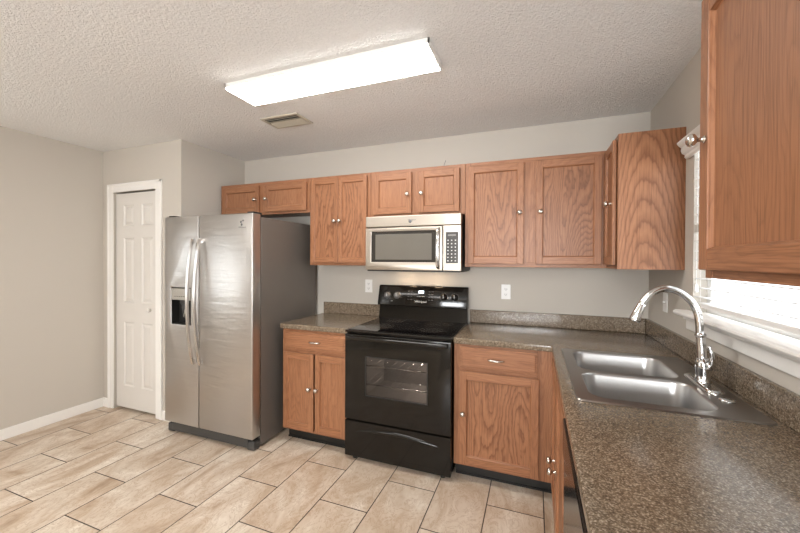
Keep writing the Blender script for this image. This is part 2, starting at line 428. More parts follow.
# stool and apron of the sink window
bm = bmesh.new()
prism(bm, [(XR+.055, y, z) if False else (x, -1.68, z) for x, y, z in ((XR+.05, 0, 1.135), (XR+.05, 0, 1.160), (XR-.050, 0, 1.160), (XR-.060, 0, 1.154), (XR-.062, 0, 1.147), (XR-.058, 0, 1.139), (XR-.050, 0, 1.135))], (0, 1.68-.655, 0))
bx(bm, XR-.018, XR, -1.66, -.69, 1.068, 1.135, bev=.004)
bx(bm, XR-.030, XR, -1.665, -.685, 1.117, 1.135, bev=.005)
struct('trim_3', bm, TRIM)
# casing round the added left window (unseen, mirrored in the fridge)
bm = bmesh.new()
bx(bm, XL, XL+.016, W2[0]-.07, W2[0], W2[2]-.07, W2[3]+.07); bx(bm, XL, XL+.016, W2[1], W2[1]+.07, W2[2]-.07, W2[3]+.07)
bx(bm, XL, XL+.016, W2[0], W2[1], W2[3], W2[3]+.07); bx(bm, XL, XL+.04, W2[0]-.07, W2[1]+.07, W2[2]-.03, W2[2])
struct('trim_4', bm, TRIM)
# unseen window added behind the camera for more light
bm = bmesh.new(); f = .045; ym = (W3[2]+W3[3])/2
cells(bm, [W3[0], W3[0]+f, W3[1]-f, W3[1]], [W3[2], W3[2]+f, ym-.02, ym+.02, W3[3]-f, W3[3]], ring_cells(3, 5, {(1, 1), (1, 3)}), YB-.11, YB-.05, lambda u, v, w_: (u, w_, v))
wo = struct('added_window_rear', bm, WHITE)
for a, b_ in ((W3[2]+f, ym-.02), (ym+.02, W3[3]-f)):
    bm = bmesh.new(); bx(bm, W3[0]+f, W3[1]-f, YB-.083, YB-.077, a, b_); link('pane', bm, GLASS, wo)

# ------------------------------------------------------------------ blinds
def slats(y0, y1, z0, z1, xc, tilt, pitch=.044, wd=.05):
    bm = bmesh.new(); n = int((z1-z0)/pitch)
    for i in range(n+1):
        z = z0+i*pitch; c, s = math.cos(tilt)*wd/2, math.sin(tilt)*wd/2
        prism(bm, [(xc-c, y0, z-s), (xc, y0, z+.0025), (xc+c, y0, z+s), (xc+c, y0, z+s-.004), (xc, y0, z-.0015), (xc-c, y0, z-s-.004)], (0, y1-y0, 0))
    return bm
bl = thing('window_blind', 'white slatted blind hanging in the window over the sink', 'blind', (XR-.02, -1.15, 1.165))
link('slats', slats(-1.575, -.735, 1.235, 1.93, XR+.024, R(-6)), SLAT, bl)
box_part('bottom_rail', bl, WHITE, (XR+.002, XR+.048, -1.575, -.735, 1.187, 1.208), bev=.004)
box_part('head_rail', bl, WHITE, (XR+.002, XR+.050, -1.59, -.73, 1.945, 1.992), bev=.002)
bm = bmesh.new()
prof = [(0, 1.928), (-.012, 1.926), (-.020, 1.934), (-.019, 1.946), (-.030, 1.953), (-.036, 1.968), (-.034, 1.984), (-.044, 1.992), (-.052, 2.004), (-.052, 2.012), (0, 2.012)]
prism(bm, [(XR+a, -1.64, z) for a, z in prof], (0, 1.64-.655, 0))
link('valance', bm, WHITE, bl)
bm = bmesh.new()
for yy in (-.80, -1.15, -1.50):
    for xx in (XR+.0015, XR+.0465): tube(bm, [(xx, yy, 1.20), (xx, yy, 1.95)], .0009, 5)
link('ladder_cord', bm, WHITE, bl)
bm = bmesh.new(); tube(bm, [(XR-.004, -.775, 1.93), (XR-.006, -.775, 1.30)], .0012, 6)
lathe(bm, (XR-.006, -.775, 1.30), (0, 0, -1), [(.002, 0), (.006, .006), (.008, .03), (.009, .038), (.004, .042)], 12); link('pull_cord', bm, SLAT, bl)
bl2 = thing('window_blind', 'white slatted blind in the added left wall window', 'blind', (XL+.02, -2.7, .97))
link('slats', slats(W2[0]+.02, W2[1]-.02, 1.0, 1.94, XL-.03, R(-58)), SLAT, bl2)
box_part('head_rail', bl2, WHITE, (XL-.055, XL-.005, W2[0]+.01, W2[1]-.01, 1.945, 1.978))

# ------------------------------------------------------------------ cabinets
MY = lambda u, w_, z: (u, -w_, z)            # back wall: w = distance from the wall
MX = lambda u, w_, z: (XR-w_, u, z)          # right wall
def bxm(bm, mp, u0, u1, w0, w1, z0, z1, mi=0, bev=0):
    a, c = mp(u0, w0, z0), mp(u1, w1, z1)
    bx(bm, a[0], c[0], a[1], c[1], a[2], c[2], mi, bev)
def knob(parent, p, d, name='knob'):
    bm = bmesh.new()
    lathe(bm, p, d, [(.0095, 0), (.0095, .002), (.006, .005), (.0052, .014), (.010, .018), (.0155, .0225), (.0168, .028), (.0145, .034), (.009, .0375), (.001, .039)], 20)
    return link(name, bm, NICKEL, parent)
def pull(parent, mp, u, w_, z, ln=.096):
    bm = bmesh.new()
    pts = bez([mp(u-ln/2, w_, z), mp(u-ln/2+.006, w_+.014, z), mp(u-ln/4, w_+.023, z), mp(u, w_+.026, z), mp(u+ln/4, w_+.023, z), mp(u+ln/2-.006, w_+.014, z), mp(u+ln/2, w_, z)], 6)
    n = len(pts); tube(bm, pts, [.0048+.0022*math.sin(math.pi*i/(n-1)) for i in range(n)], 10)
    return link('pull_handle', bm, NICKEL, parent)
def cab_door(parent, mp, w0, u0, u1, z0, z1, knob_at=None, fr=.043, grain=OAK_P):
    """frame of stiles and rails round a recessed panel with a bevelled inner edge"""
    RH = OAK_X if mp is MY else OAK_Y
    bm = bmesh.new(); th = .019; e = .005; w0 += .0035; fz = fr+.007
    ua, ub = min(u0, u1), max(u0, u1)
    for a, b_ in ((ua, ua+fr), (ub-fr, ub)): bxm(bm, mp, a, b_, w0, w0+th, z0, z1, 0, .003)
    for a, b_ in ((z0, z0+fz), (z1-fz, z1)): bxm(bm, mp, ua+fr-.001, ub-fr+.001, w0, w0+th-.0006, a, b_, 1, .003)
    # sloped inner moulding
    t = bmesh.new()
    o1 = [(ua+fr-.001, z0+fz-.001), (ub-fr+.001, z0+fz-.001), (ub-fr+.001, z1-fz+.001), (ua+fr-.001, z1-fz+.001)]
    o2 = [(ua+fr+e, z0+fz+e), (ub-fr-e, z0+fz+e), (ub-fr-e, z1-fz-e), (ua+fr+e, z1-fz-e)]
    A = [t.verts.new(mp(u, w0+th-.004, z)) for u, z in o1]; B = [t.verts.new(mp(u, w0+.0055, z)) for u, z in o2]
    for k in range(4):
        f_ = t.faces.new((A[k], A[(k+1) % 4], B[(k+1) % 4], B[k])); f_.material_index = 1 if k in (0, 2) else 0
    cen = Vector(mp((ua+ub)/2, w0+.5, (z0+z1)/2)); bmesh.ops.recalc_face_normals(t, faces=t.faces[:])
    for f_ in t.faces:
        if f_.normal.dot(cen-f_.calc_center_median()) < 0: f_.normal_flip()
    vm = {v_: bm.verts.new(v_.co) for v_ in t.verts}
    for f_ in t.faces:
        g = bm.faces.new([vm[v_] for v_ in f_.verts]); g.material_index = f_.material_index
    t.free()
    d = link('cabinet_door', bm, [OAK_Z, RH], parent)
    bm = bmesh.new(); bxm(bm, mp, ua+fr-.006, ub-fr+.006, w0+.001, w0+.0060, z0+fz-.006, z1-fz+.006); link('panel', bm, grain, d)
    if knob_at:
        u, z = knob_at; a, b_ = Vector(mp(u, w0+th, z)), Vector(mp(u, w0+th+1, z)); knob(d, a, b_-a)
    return d
def drawer(parent, mp, w0, u0, u1, z0, z1, pull_u):
    bm = bmesh.new(); bxm(bm, mp, u0, u1, w0, w0+.013, z0, z1, 0, .002); bxm(bm, mp, u0+.012, u1-.012, w0+.012, w0+.019, z0+.012, z1-.012, 0, .0045)
    d = link('drawer_front', bm, OAK_X if mp is MY else OAK_Y, parent); pull(d, mp, pull_u, w0+.017, (z0+z1)/2)
    return d
def cabinet(name, label, mp, u0, u1, z0, z1, w1, rails, stiles, wback=.001, ends=OAK_P, group=None, kick=None, body_u=None, top=True):
    """rails/stiles: list of (u0,u1,z0,z1) rectangles of the face frame, 19 mm thick in front of the carcass"""
    p = mp((u0+u1)/2, w1/2, z0 if not kick else 0); t = thing(name, label, 'cabinet', p, group)
    bm = bmesh.new(); bu = body_u or (u0, u1)
    zt_ = z1; pl = .013
    bxm(bm, mp, bu[0], bu[0]+pl, wback, w1-.019, z0, zt_); bxm(bm, mp, bu[1]-pl, bu[1], wback, w1-.019, z0, zt_)
    bxm(bm, mp, bu[0]+pl, bu[1]-pl, wback, w1-.019, z0+.012, z0+.012+pl)
    if top: bxm(bm, mp, bu[0]+pl, bu[1]-pl, wback, w1-.019, zt_-.012-pl, zt_-.012)
    bxm(bm, mp, bu[0]+pl, bu[1]-pl, wback, wback+.006, z0+.025, zt_-.025)
    link('carcass', bm, ends, t)
    bm = bmesh.new()
    for r in stiles: bxm(bm, mp, r[0], r[1], w1-.019, w1, r[2], r[3], 0, .0012)
    for r in rails: bxm(bm, mp, r[0], r[1], w1-.019, w1-.0004, r[2], r[3], 1, .0012)
    link('face_frame', bm, [OAK_Z, OAK_X if mp is MY else OAK_Y], t)
    if kick:
        bm = bmesh.new(); bxm(bm, mp, kick[0], kick[1], w1-.085, w1-.075, .001, z0+.004); bxm(bm, mp, kick[0], kick[1], w1-.075, w1-.066, .001, .012)
        link('toe_kick', bm, TOE, t)
    return t
ZT, ZB, WU, WD = 2.103, 1.361, .305, .305
def simple_frame(u0, u1, z0, z1, s=.035, mids=(), tr_=.030, br_=.032):
    st = [(u0, u0+s, z0, z1), (u1-s, u1, z0, z1)]+[(a, b_, z0+br_, z1-tr_) for a, b_ in mids]
    ra = [(u0+s, u1-s, z0, z0+br_), (u0+s, u1-s, z1-tr_, z1)]
    return dict(stiles=st, rails=ra)

t = cabinet('wall_cabinet', 'short wide oak wall cabinet above the refrigerator', MY, -1.548, -.547, 1.812, ZT, WU, **simple_frame(-1.548, -.547, 1.812, ZT, .04, [(-1.09, -1.02)]))
cab_door(t, MY, WD, -1.510, -1.082, 1.832, 2.072, (-1.112, 1.945), grain=OAK_Z); cab_door(t, MY, WD, -1.018, -.572, 1.832, 2.072, (-.988, 1.945), grain=OAK_Z)
t = cabinet('wall_cabinet', 'tall double-door oak wall cabinet between refrigerator and microwave', MY, -.545, .024, ZB, ZT, WU, **simple_frame(-.545, .024, ZB, ZT))
cab_door(t, MY, WD, -.520, -.264, 1.384, 2.078, (-.286, 1.723), .034); cab_door(t, MY, WD, -.260, -.001, 1.384, 2.078, (-.238, 1.723), .034)
t = cabinet('wall_cabinet', 'short oak wall cabinet right above the microwave, two square doors', MY, .026, .775, 1.742, ZT, WU, **simple_frame(.026, .775, 1.742, ZT, .035, [(.36, .44)]))
cab_door(t, MY, WD, .060, .373, 1.762, 2.074, (.346, 1.905), grain=OAK_Z); cab_door(t, MY, WD, .428, .738, 1.762, 2.074, (.456, 1.905), grain=OAK_Z)
t = cabinet('wall_cabinet', 'widest tall oak wall cabinet, two doors with knobs either side of a centre stile', MY, .777, 1.670, ZB, ZT, WU, body_u=(.777, 1.672), **simple_frame(.777, 1.670, ZB, ZT, .04, [(1.16, 1.27)]))
cab_door(t, MY, WD, .800, 1.176, 1.384, 2.074, (1.150, 1.731)); cab_door(t, MY, WD, 1.252, 1.640, 1.384, 2.074, (1.280, 1.731))
t = cabinet('wall_cabinet', 'narrow oak corner wall cabinet with its plain end panel facing the room', MX, -.614, -.002, ZB, ZT, WU, body_u=(-.614, -.002), **simple_frame(-.614, -.306, ZB, ZT, .03))
cab_door(t, MX, WD, -.596, -.338, 1.384, 2.078, (-.556, 1.731))
box_part('end_panel', t, OAK_E, (XR-.303, XR-.001, -.6175, -.614, ZB, ZT))
t = cabinet('wall_cabinet', 'oak wall cabinet nearest the camera, right of the sink window', MX, -2.262, -1.690, ZB, ZT, WU, **simple_frame(-2.262, -1.690, ZB, ZT, .04))
cab_door(t, MX, WD, -2.236, -1.708, 1.383, 2.084, (-1.738, 1.716), .047, OAK_Z)

# ---- base cabinets
ZC = .876
fr_ = dict(stiles=[(-.578, -.543, .10, ZC), (-.040, -.006, .10, ZC)], rails=[(-.543, -.04, .10, .135), (-.543, -.04, .69, .735), (-.543, -.04, .85, ZC)])
t = cabinet('base_cabinet', 'oak base cabinet between refrigerator and range, two doors under one drawer', MY, -.578, -.006, .10, ZC, .61, kick=(-.578, -.006), **fr_)
cab_door(t, MY, .61, -.560, -.287, .122, .700, (-.314, .443), .041, OAK_Z); cab_door(t, MY, .61, -.272, -.014, .122, .700, (-.250, .443), .041, OAK_Z)
drawer(t, MY, .61, -.548, -.018, .727, .856, -.275)
fr_ = dict(stiles=[(.768, .815, .10, ZC), (1.262, 1.366, .10, ZC)], rails=[(.815, 1.262, .10, .135), (.815, 1.262, .69, .735), (.815, 1.262, .85, ZC)])
t = cabinet('base_cabinet', 'oak base cabinet right of the range, one large flame-grained door under a drawer', MY, .768, 1.366, .10, ZC, .61, kick=(.768, 1.365), **fr_)
cab_door(t, MY, .61, .806, 1.277, .118, .706, (.832, .443), .046); drawer(t, MY, .61, .808, 1.268, .727, .860, 1.030)
fr_ = dict(stiles=[(-.655, -.6105, .10, ZC), (-1.52, -1.480, .10, ZC)], rails=[(-1.48, -.655, .10, .135), (-1.48, -.655, .84, ZC)])
fr_['stiles'] = [(min(a), max(a), c, d) for a, c, d in (((-.655, -.6105), .10, ZC), ((-1.52, -1.48), .10, ZC))]
t = cabinet('sink_base_cabinet', 'oak sink base cabinet under the double sink, seen edge-on', MX, -1.52, -.6105, .10, ZC, .61, kick=(-1.52, -.612), top=False, **fr_)
cab_door(t, MX, .61, -1.062, -.665, .118, .850, (-1.020, .447), .045); cab_door(t, MX, .61, -1.490, -1.072, .118, .850, (-1.118, .447), .045)
t['category'] = 'cabinet'
t = thing('dishwasher', 'glossy black dishwasher under the counter beside the sink cabinet', 'dishwasher', (1.66, -1.825, 0))
box_part('body', t, BLACKM, (1.385, 1.96, -2.12, -1.53, .10, .870))
box_part('door', t, BLACKD, (1.345, 1.384, -2.122, -1.527, .13, .745), bev=.006)
box_part('control_panel', t, BLACKD, (1.340, 1.384, -2.122, -1.527, .750, .868), bev=.006)
box_part('toe_kick', t, TOE, (1.42, 1.44, -2.12, -1.53, .002, .098))
fr_ = dict(stiles=[(-2.17, -2.130, .10, ZC), (-2.76, -2.72, .10, ZC)], rails=[(-2.72, -2.17, .10, .135), (-2.72, -2.17, .69, .735), (-2.72, -2.17, .85, ZC)])
t = cabinet('base_cabinet', 'oak base cabinet closing the near end of the sink run', MX, -2.76, -2.130, .10, ZC, .61, kick=(-2.76, -2.13), **fr_)
cab_door(t, MX, .61, -2.735, -2.155, .122, .700, (-2.18, .443)); drawer(t, MX, .61, -2.735, -2.155, .727, .856, -2.44)

# ------------------------------------------------------------------ countertops
UP = lambda u, v, w_: (u, v, w_)
t = thing('countertop', 'short speckled brown countertop between refrigerator and range', 'countertop', (-.3, -.3, .877))
bm = bmesh.new(); bx(bm, -.594, -.0035, -.631, -.002, .8765, .914, bev=.006, seg=3); link('worktop', bm, TOP, t)
bm = bmesh.new(); bx(bm, -.594, -.0035, -.021, -.002, .9145, 1.016, bev=.003); link('backsplash', bm, TOP, t)
XE = XR-.631
SK = (1.388, 1.936, -1.478, -.690)           # sink outline on the counter
t = thing('countertop', 'long L-shaped speckled brown countertop around the sink', 'countertop', (1.6, -.7, .877))
bm = bmesh.new()
xs = [.7665, XE, SK[0]+.012, SK[1]-.012, XR-.002]; ys = [-2.78, SK[2]+.012, SK[3]-.012, -.631, -.002]
cells(bm, xs, ys, [(0, 3), (1, 0), (1, 1), (1, 2), (1, 3), (2, 0), (2, 2), (2, 3), (3, 0), (3, 1), (3, 2), (3, 3)], .8765, .914, UP, bev=.005)
sharp(link('worktop', bm, TOP, t))
bm = bmesh.new(); bx(bm, .7665, XR-.022, -.021, -.002, .9145, 1.016, bev=.003); link('backsplash', bm, TOP, t)
bm = bmesh.new(); bx(bm, XR-.021, XR-.002, -2.78, -.002, .9145, 1.016, bev=.003); link('backsplash', bm, TOP, t)

# ------------------------------------------------------------------ sink
def rrect(x0, x1, y0, y1, r, z, n=7):
    pts = []
    for cx_, cy_, a0 in ((x1-r, y1-r, 0), (x0+r, y1-r, 90), (x0+r, y0+r, 180), (x1-r, y0+r, 270)):
        for i in range(n+1):
            a = R(a0+90*i/n); pts.append(Vector((cx_+r*math.cos(a), cy_+r*math.sin(a), z)))
    return pts
t = thing('kitchen_sink', 'stainless steel double-bowl sink set into the L-shaped countertop', 'sink', (1.66, -1.08, .915))
bowls = [(1.436, 1.822, -1.085, -.735), (1.436, 1.822, -1.432, -1.122)]
tb = bmesh.new()
def loop(pts):
    vs = [tb.verts.new(p) for p in pts]; es = [tb.edges.new((vs[i], vs[(i+1) % len(vs)])) for i in range(len(vs))]; return vs, es
ZR = .9195
o_v, o_e = loop(rrect(SK[0]+.004, SK[1]-.004, SK[2]+.004, SK[3]-.004, .020, ZR))
es = list(o_e)
for b_ in bowls: es += loop(rrect(*b_, .060, ZR))[1]
bmesh.ops.triangle_fill(tb, use_beauty=True, use_dissolve=False, edges=es)
for f_ in tb.faces:
    if f_.normal.z < 0: f_.normal_flip()
# rolled outer edge
low = [tb.verts.new(p) for p in rrect(SK[0], SK[1], SK[2], SK[3], .024, .9146)]
for i in range(len(low)): tb.faces.new((o_v[i], o_v[(i+1) % len(low)], low[(i+1) % len(low)], low[i]))
bm = bmesh.new(); merge(bm, tb); link('deck', bm, STEEL_SR, t)
for (x0, x1, y0, y1) in bowls:
    tb = bmesh.new(); rings = []
    for ins, z, r in ((-.001, ZR+.0002, .061), (.003, ZR-.002, .058), (.006, ZR-.010, .056), (.012, .80, .054), (.018, .762, .055), (.032, .745, .06), (.055, .739, .06), (.12, .736, .03)):
        rings.append([tb.verts.new(p) for p in rrect(x0+ins, x1-ins, y0+ins, y1-ins, r, z)])
    n = len(rings[0])
    for a, b_ in zip(rings, rings[1:]):
        for i in range(n): tb.faces.new((a[i], a[(i+1) % n], b_[(i+1) % n], b_[i])).smooth = True
    tb.faces.new(rings[-1]).smooth = True
    for f_ in tb.faces: f_.normal_flip() if False else None
    bm = bmesh.new(); merge(bm, tb); bo = link('basin', bm, STEEL_S, t)
    bm = bmesh.new(); cx_, cy_ = (x0+x1)/2, (y0+y1)/2
    lathe(bm, (cx_, cy_, .7365), (0, 0, 1), [(.044, 0), (.043, .003), (.038, .002), (.034, -.004), (.010, -.004), (.008, .004), (.001, .005)], 28); link('drain', bm, CHROME, bo)
bm = bmesh.new(); lathe(bm, (1.878, -1.302, ZR), (0, 0, 1), [(.024, 0), (.024, .003), (.020, .006), (.001, .0075)], 28); link('hole_cover', bm, CHROME, t)

# faucet
FX, FY = 1.872, -1.128
t = thing('faucet', 'chrome gooseneck pull-down kitchen faucet behind the sink', 'faucet', (FX, FY, ZR))
bm = bmesh.new()
tb = bmesh.new(); rings = []
for ins, z in ((0, ZR+.0005), (.001, ZR+.005), (.005, ZR+.010), (.012, ZR+.012)):
    rings.append([tb.verts.new(p) for p in rrect(FX-.030+ins, FX+.030-ins, FY-.125+ins, FY+.125-ins, .0295-ins, z)])
n = len(rings[0])
for a, b_ in zip(rings, rings[1:]):
    for i in range(n): tb.faces.new((a[i], a[(i+1) % n], b_[(i+1) % n], b_[i])).smooth = True
tb.faces.new(rings[-1]); merge(bm, tb); link('deck_plate', bm, CHROME, t)
bm = bmesh.new(); lathe(bm, (FX, FY, ZR+.012), (0, 0, 1), [(.028, 0), (.028, .004), (.024, .010), (.0235, .030), (.0255, .050), (.0250, .075), (.0190, .088), (.0165, .092)], 32); sharp(link('body', bm, CHROME, t), 60)
ang = R(8); dx, dy = -math.cos(ang), math.sin(ang)*0
def fp(s, z): return (FX+dx*s, FY+dy*s, z)
bm = bmesh.new()
lathe(bm, (FX-.004, FY, ZR+.100), (-.06, 0, 1), [(.0165, 0), (.0175, .002), (.0165, .006), (.0155, .04), (.0150, .085), (.0150, .088), (.0185, .092), (.0185, .098), (.0150, .102), (.0125, .110)], 28)
pts = bez([fp(.012, 1.118), fp(.014, 1.16), fp(.022, 1.205), fp(.045, 1.250), fp(.085, 1.283), fp(.130, 1.294), fp(.172, 1.276), fp(.200, 1.245), fp(.212, 1.222)], 8)
tube(bm, pts, .0132, 18); link('neck', bm, CHROME, t)
bm = bmesh.new(); a, b_ = Vector(fp(.209, 1.228)), Vector(fp(.238, 1.155))
lathe(bm, a, b_-a, [(.0132, 0), (.0150, .002), (.0150, .010), (.0155, .012), (.0195, .050), (.0210, .072), (.0205, .078), (.006, .079)], 24)
sp_ = link('spray_head', bm, CHROME, t)
bm = bmesh.new(); q = a+(b_-a)*.62; nrm = Vector((.93, 0, .37)); lathe(bm, q+nrm*.012, nrm, [(.0085, 0), (.0085, .006), (.006, .009), (.001, .010)], 14); link('button', bm, BLACKM, sp_)
bm = bmesh.new()
lathe(bm, (FX+.010, FY-.018, 1.0), (.3, -1, 0), [(.017, 0), (.017, .012), (.013, .018), (.001, .021)], 20)
tube(bm, bez([(FX+.012, FY-.030, .99), (FX+.016, FY-.034, 1.02), (FX+.014, FY-.036, 1.05), (FX+.006, FY-.034, 1.078)], 6), [.0085]*8+[.0075]*6+[.006]*5, 12, flat=(1, .7))
link('lever', bm, CHROME, t)

# ------------------------------------------------------------------ refrigerator
FX0, FX1, FS, FYF, FZ0, FZ1 = -1.553, -.650, -1.178, -.856, .098, 1.742
t = thing('refrigerator', 'stainless steel side-by-side refrigerator with dispenser beside the white pantry door', 'refrigerator', (-1.1, -.45, 0))
box_part('body', t, GREYB, (FX0+.004, FX1-.004, -.765, -.06, .02, 1.722), bev=.004)
MFY = lambda u, v, w_: (u, w_, v)
DSP = (-1.478, -1.262, .888, 1.182)
bm = bmesh.new()
cells(bm, [FX0, DSP[0], DSP[1], FS-.004], [FZ0, DSP[2], DSP[3], FZ1], ring_cells(3, 3, {(1, 1)}), FYF, -.772, MFY, bev=.005)
dl = sharp(link('freezer_door', bm, STEEL, t))
bm = bmesh.new(); bx(bm, FS+.004, FX1, FYF, -.772, FZ0, FZ1, bev=.006, seg=3); dr = sharp(link('refrigerator_door', bm, STEEL, t))
box_part('door_gasket', t, BLACKM, (FX0+.012, FX1-.012, -.772, -.765, FZ0+.02, FZ1-.03))
for par, hx in ((dl, FS-.040), (dr, FS+.036)):
    bm = bmesh.new(); pts = []
    zt_, zb_ = 1.565, .595
    K = 28
    prof_ = []
    for i in range(K+1):
        s = i/K; z = zb_+(zt_-zb_)*s; y = FYF-.016-.050*math.sin(math.pi*s)**.8; prof_.append((y, z))
    tb = bmesh.new(); rings = []
    for y, z in prof_:
        rings.append([tb.verts.new(p) for p in ((hx-.012, y+.006, z), (hx-.010, y-.008, z), (hx+.010, y-.008, z), (hx+.012, y+.006, z))])
    for a, b_ in zip(rings, rings[1:]):
        for i in range(4): tb.faces.new((a[i], a[(i+1) % 4], b_[(i+1) % 4], b_[i]))
    tb.faces.new(rings[0]); tb.faces.new(rings[-1]); merge(bm, tb)
    for z in (zb_+.018, zt_-.018): bx(bm, hx-.010, hx+.010, FYF-.026, FYF, z-.018, z+.018, bev=.003)
    sharp(link('handle', bm, STEEL_H, par), 40)
# dispenser
dp = box_part('dispenser', t, BLACKM, (DSP[0]-.002, DSP[1]+.002, -.790, -.782, DSP[2]-.002, DSP[3]+.002), (DSP[0], DSP[0]+.004, -.853, -.785, DSP[2], DSP[3]), (DSP[1]-.004, DSP[1], -.853, -.785, DSP[2], DSP[3]), (DSP[0], DSP[1], -.853, -.785, DSP[2], DSP[2]+.006), (DSP[0], DSP[1], -.853, -.785, DSP[3]-.006, DSP[3]))
cp = box_part('control_panel', dp, GREYL, (DSP[0]+.005, DSP[1]-.005, -.857, -.80, 1.082, 1.174), bev=.004)
bm = bmesh.new()
for i in range(6): bx(bm, DSP[0]+.040+i*.025, DSP[0]+.052+i*.025, -.8582, -.8568, 1.108, 1.114)
link('button', bm, BLACKM, dp)
bm = bmesh.new(); tube(bm, [(-1.372, -.835, 1.05), (-1.375, -.825, .98), (-1.378, -.812, .94)], [.016, .014, .018], 12, flat=(1, .4)); bx(bm, -1.40, -1.34, -.84, -.80, 1.05, 1.082, bev=.004); link('paddle', bm, GREYP, dp)
bm = bmesh.new(); tube(bm, [(-1.325, -.842, 1.04), (-1.352, -.846, .95)], .006, 10, flat=(1, .5)); link('ice_lever', bm, GREYL, dp)
# base grille, feet, hinge covers, emblem
box_part('base_grille', t, GREYP, (FX0+.06, FX1-.06, -.835, -.766, .020, .094), bev=.004)
for xa, xb in ((FX0+.002, FX0+.075), (FX1-.080, FX1-.004)):
    bm = bmesh.new(); bx(bm, xa, xb, -.832, -.766, .004, .072, bev=.012); link('foot_cover', bm, GREYP, t)
for xa in (FX0+.012, FX1-.075):
    bm = bmesh.new(); bx(bm, xa, xa+.06, -.83, -.74, 1.7425, 1.757, bev=.005); link('hinge_cover', bm, BLACKM, t)
box_part('lower_hinge', t, BLACKM, (FX1-.07, FX1-.02, -.83, -.78, .075, .096))
bm = bmesh.new()
for ax, az, rr in ((-.756, 1.680, .008), (-.734, 1.690, .007), (-.748, 1.660, .009)): lathe(bm, (ax, FYF, az), (0, -1, 0), [(rr, 0), (rr*.95, .0015), (.0005, .0022)], 18)
link('emblem', bm, LOGO, dr)
text_part('lettering', 'Whirlpool', .016, FACE_Y(-.745, FYF-.0004, 1.636), LOGO, dr)
# ------------------------------------------------------------------ microwave
t = thing('microwave', 'stainless over-the-range microwave mounted under the short oak cabinet', 'microwave', (.4, -.2, 1.33))
X0, X1, YF = .030, .768, -.405
box_part('body', t, BLACKM, (X0+.004, X1-.004, -.372, -.004, 1.332, 1.7405))
box_part('base_plate', t, BLACKM, (X0+.01, X1-.01, -.39, -.01, 1.322, 1.332))
vg = box_part('vent_grille', t, STEEL_MW, (X0, X1, YF, -.372, 1.656, 1.737), bev=.005)
bm = bmesh.new(); lathe(bm, (.392, YF, 1.692), (0, -1, 0), [(.013, 0), (.012, .0015), (.0005, .002)], 20); link('emblem', bm, LOGO, vg)
text_part('lettering', 'Whirlpool', .015, FACE_Y(.405, YF-.0004, 1.698), LOGO, vg)
bm = bmesh.new(); us = [X0, .078, .585, .634]; vs = [1.332, 1.392, 1.622, 1.650]
cells(bm, us, vs, ring_cells(3, 3, {(1, 1)}), YF, -.373, MFY, bev=.004); dr = sharp(link('microwave_door', bm, STEEL_MW, t))
bm = bmesh.new(); bx(bm, .077, .586, YF+.003, YF+.012, 1.391, 1.623); link('window_frame', bm, DARKGL, dr)
bm = bmesh.new(); bx(bm, .112, .555, YF+.0015, YF+.004, 1.410, 1.600, bev=.001); link('screen', bm, MWSCR, dr)
bm = bmesh.new(); tube(bm, bez([(.607, YF-.004, 1.350), (.607, YF-.030, 1.364), (.607, YF-.040, 1.42), (.607, YF-.042, 1.49), (.607, YF-.040, 1.57), (.607, YF-.030, 1.62), (.607, YF-.004, 1.636)], 6), .0105, 14, flat=(1.15, .8)); link('handle', bm, CHROME, dr)
pn = box_part('control_panel', t, STEEL_MW, (.638, X1, YF, -.373, 1.332, 1.652), bev=.004)
box_part('keypad', pn, PANELG, (.660, .748, YF-.002, YF+.002, 1.385, 1.606), bev=.001)
for r in range(7):
    for c_ in range(3):
        bm = bmesh.new(); bx(bm, .672+c_*.026, .680+c_*.026, YF-.0028, YF-.0018, 1.400+r*.024, 1.407+r*.024); link('key', bm, KEYW, pn)
bm = bmesh.new(); bx(bm, .674, .732, YF-.0028, YF-.0018, 1.578, 1.590); link('clock_window', bm, GREYK, pn)
for lx in (.25, .50):
    bm = bmesh.new(); bx(bm, lx-.035, lx+.035, -.16, -.12, 1.3195, 1.3225); link('lamp_lens', bm, LAMP, t)

# ------------------------------------------------------------------ range
t = thing('range', 'black freestanding electric range with glass cooktop below the microwave', 'range', (.381, -.35, 0))
A0, A1 = .002, .761
bm = bmesh.new()
# oven body with a cavity open to the front
cells(bm, [A0+.004, .10, .66, A1-.004], [.03, .42, .80, .898], ring_cells(3, 3, {(1, 1)}), -.640, -.20, MFY)
bx(bm, A0+.004, A1-.004, -.20, -.03, .03, .898); link('body', bm, BLACK, t)
bm = bmesh.new(); bx(bm, .098, .662, -.202, -.2005, .418, .802); bx(bm, .1005, .102, -.635, -.203, .42, .80); bx(bm, .658, .6595, -.635, -.203, .42, .80); bx(bm, .10, .66, -.635, -.203, .4205, .422); bx(bm, .10, .66, -.635, -.203, .798, .7995)
link('oven_cavity', bm, CAVITY, t)
for z in (.535, .665):
    bm = bmesh.new()
    tube(bm, [(.11, -.62, z), (.65, -.62, z)], .0045, 8); tube(bm, [(.11, -.23, z), (.65, -.23, z)], .0045, 8)
    for i in range(9): tube(bm, [(.13+i*.0625, -.62, z), (.13+i*.0625, -.23, z)], .0016, 6)
    link('oven_rack', bm, RACK, t)
d = bpy.data.lights.new('added_oven_light', 'POINT'); d.energy = 3; d.color = (1, .9, .8); d.shadow_soft_size = .03  # light added to brighten the oven interior
o = bpy.data.objects.new('added_oven_light', d); C.objects.link(o); o.parent = t; o.location = (.20, .05, .76)
ct = box_part('cooktop', t, BLACK, (A0-.001, A1+.001, -.668, -.07, .899, .9155), bev=.005)
box_part('cooktop_glass', ct, BLACKG, (A0+.016, A1-.016, -.648, -.085, .9150, .9185), bev=.0012)
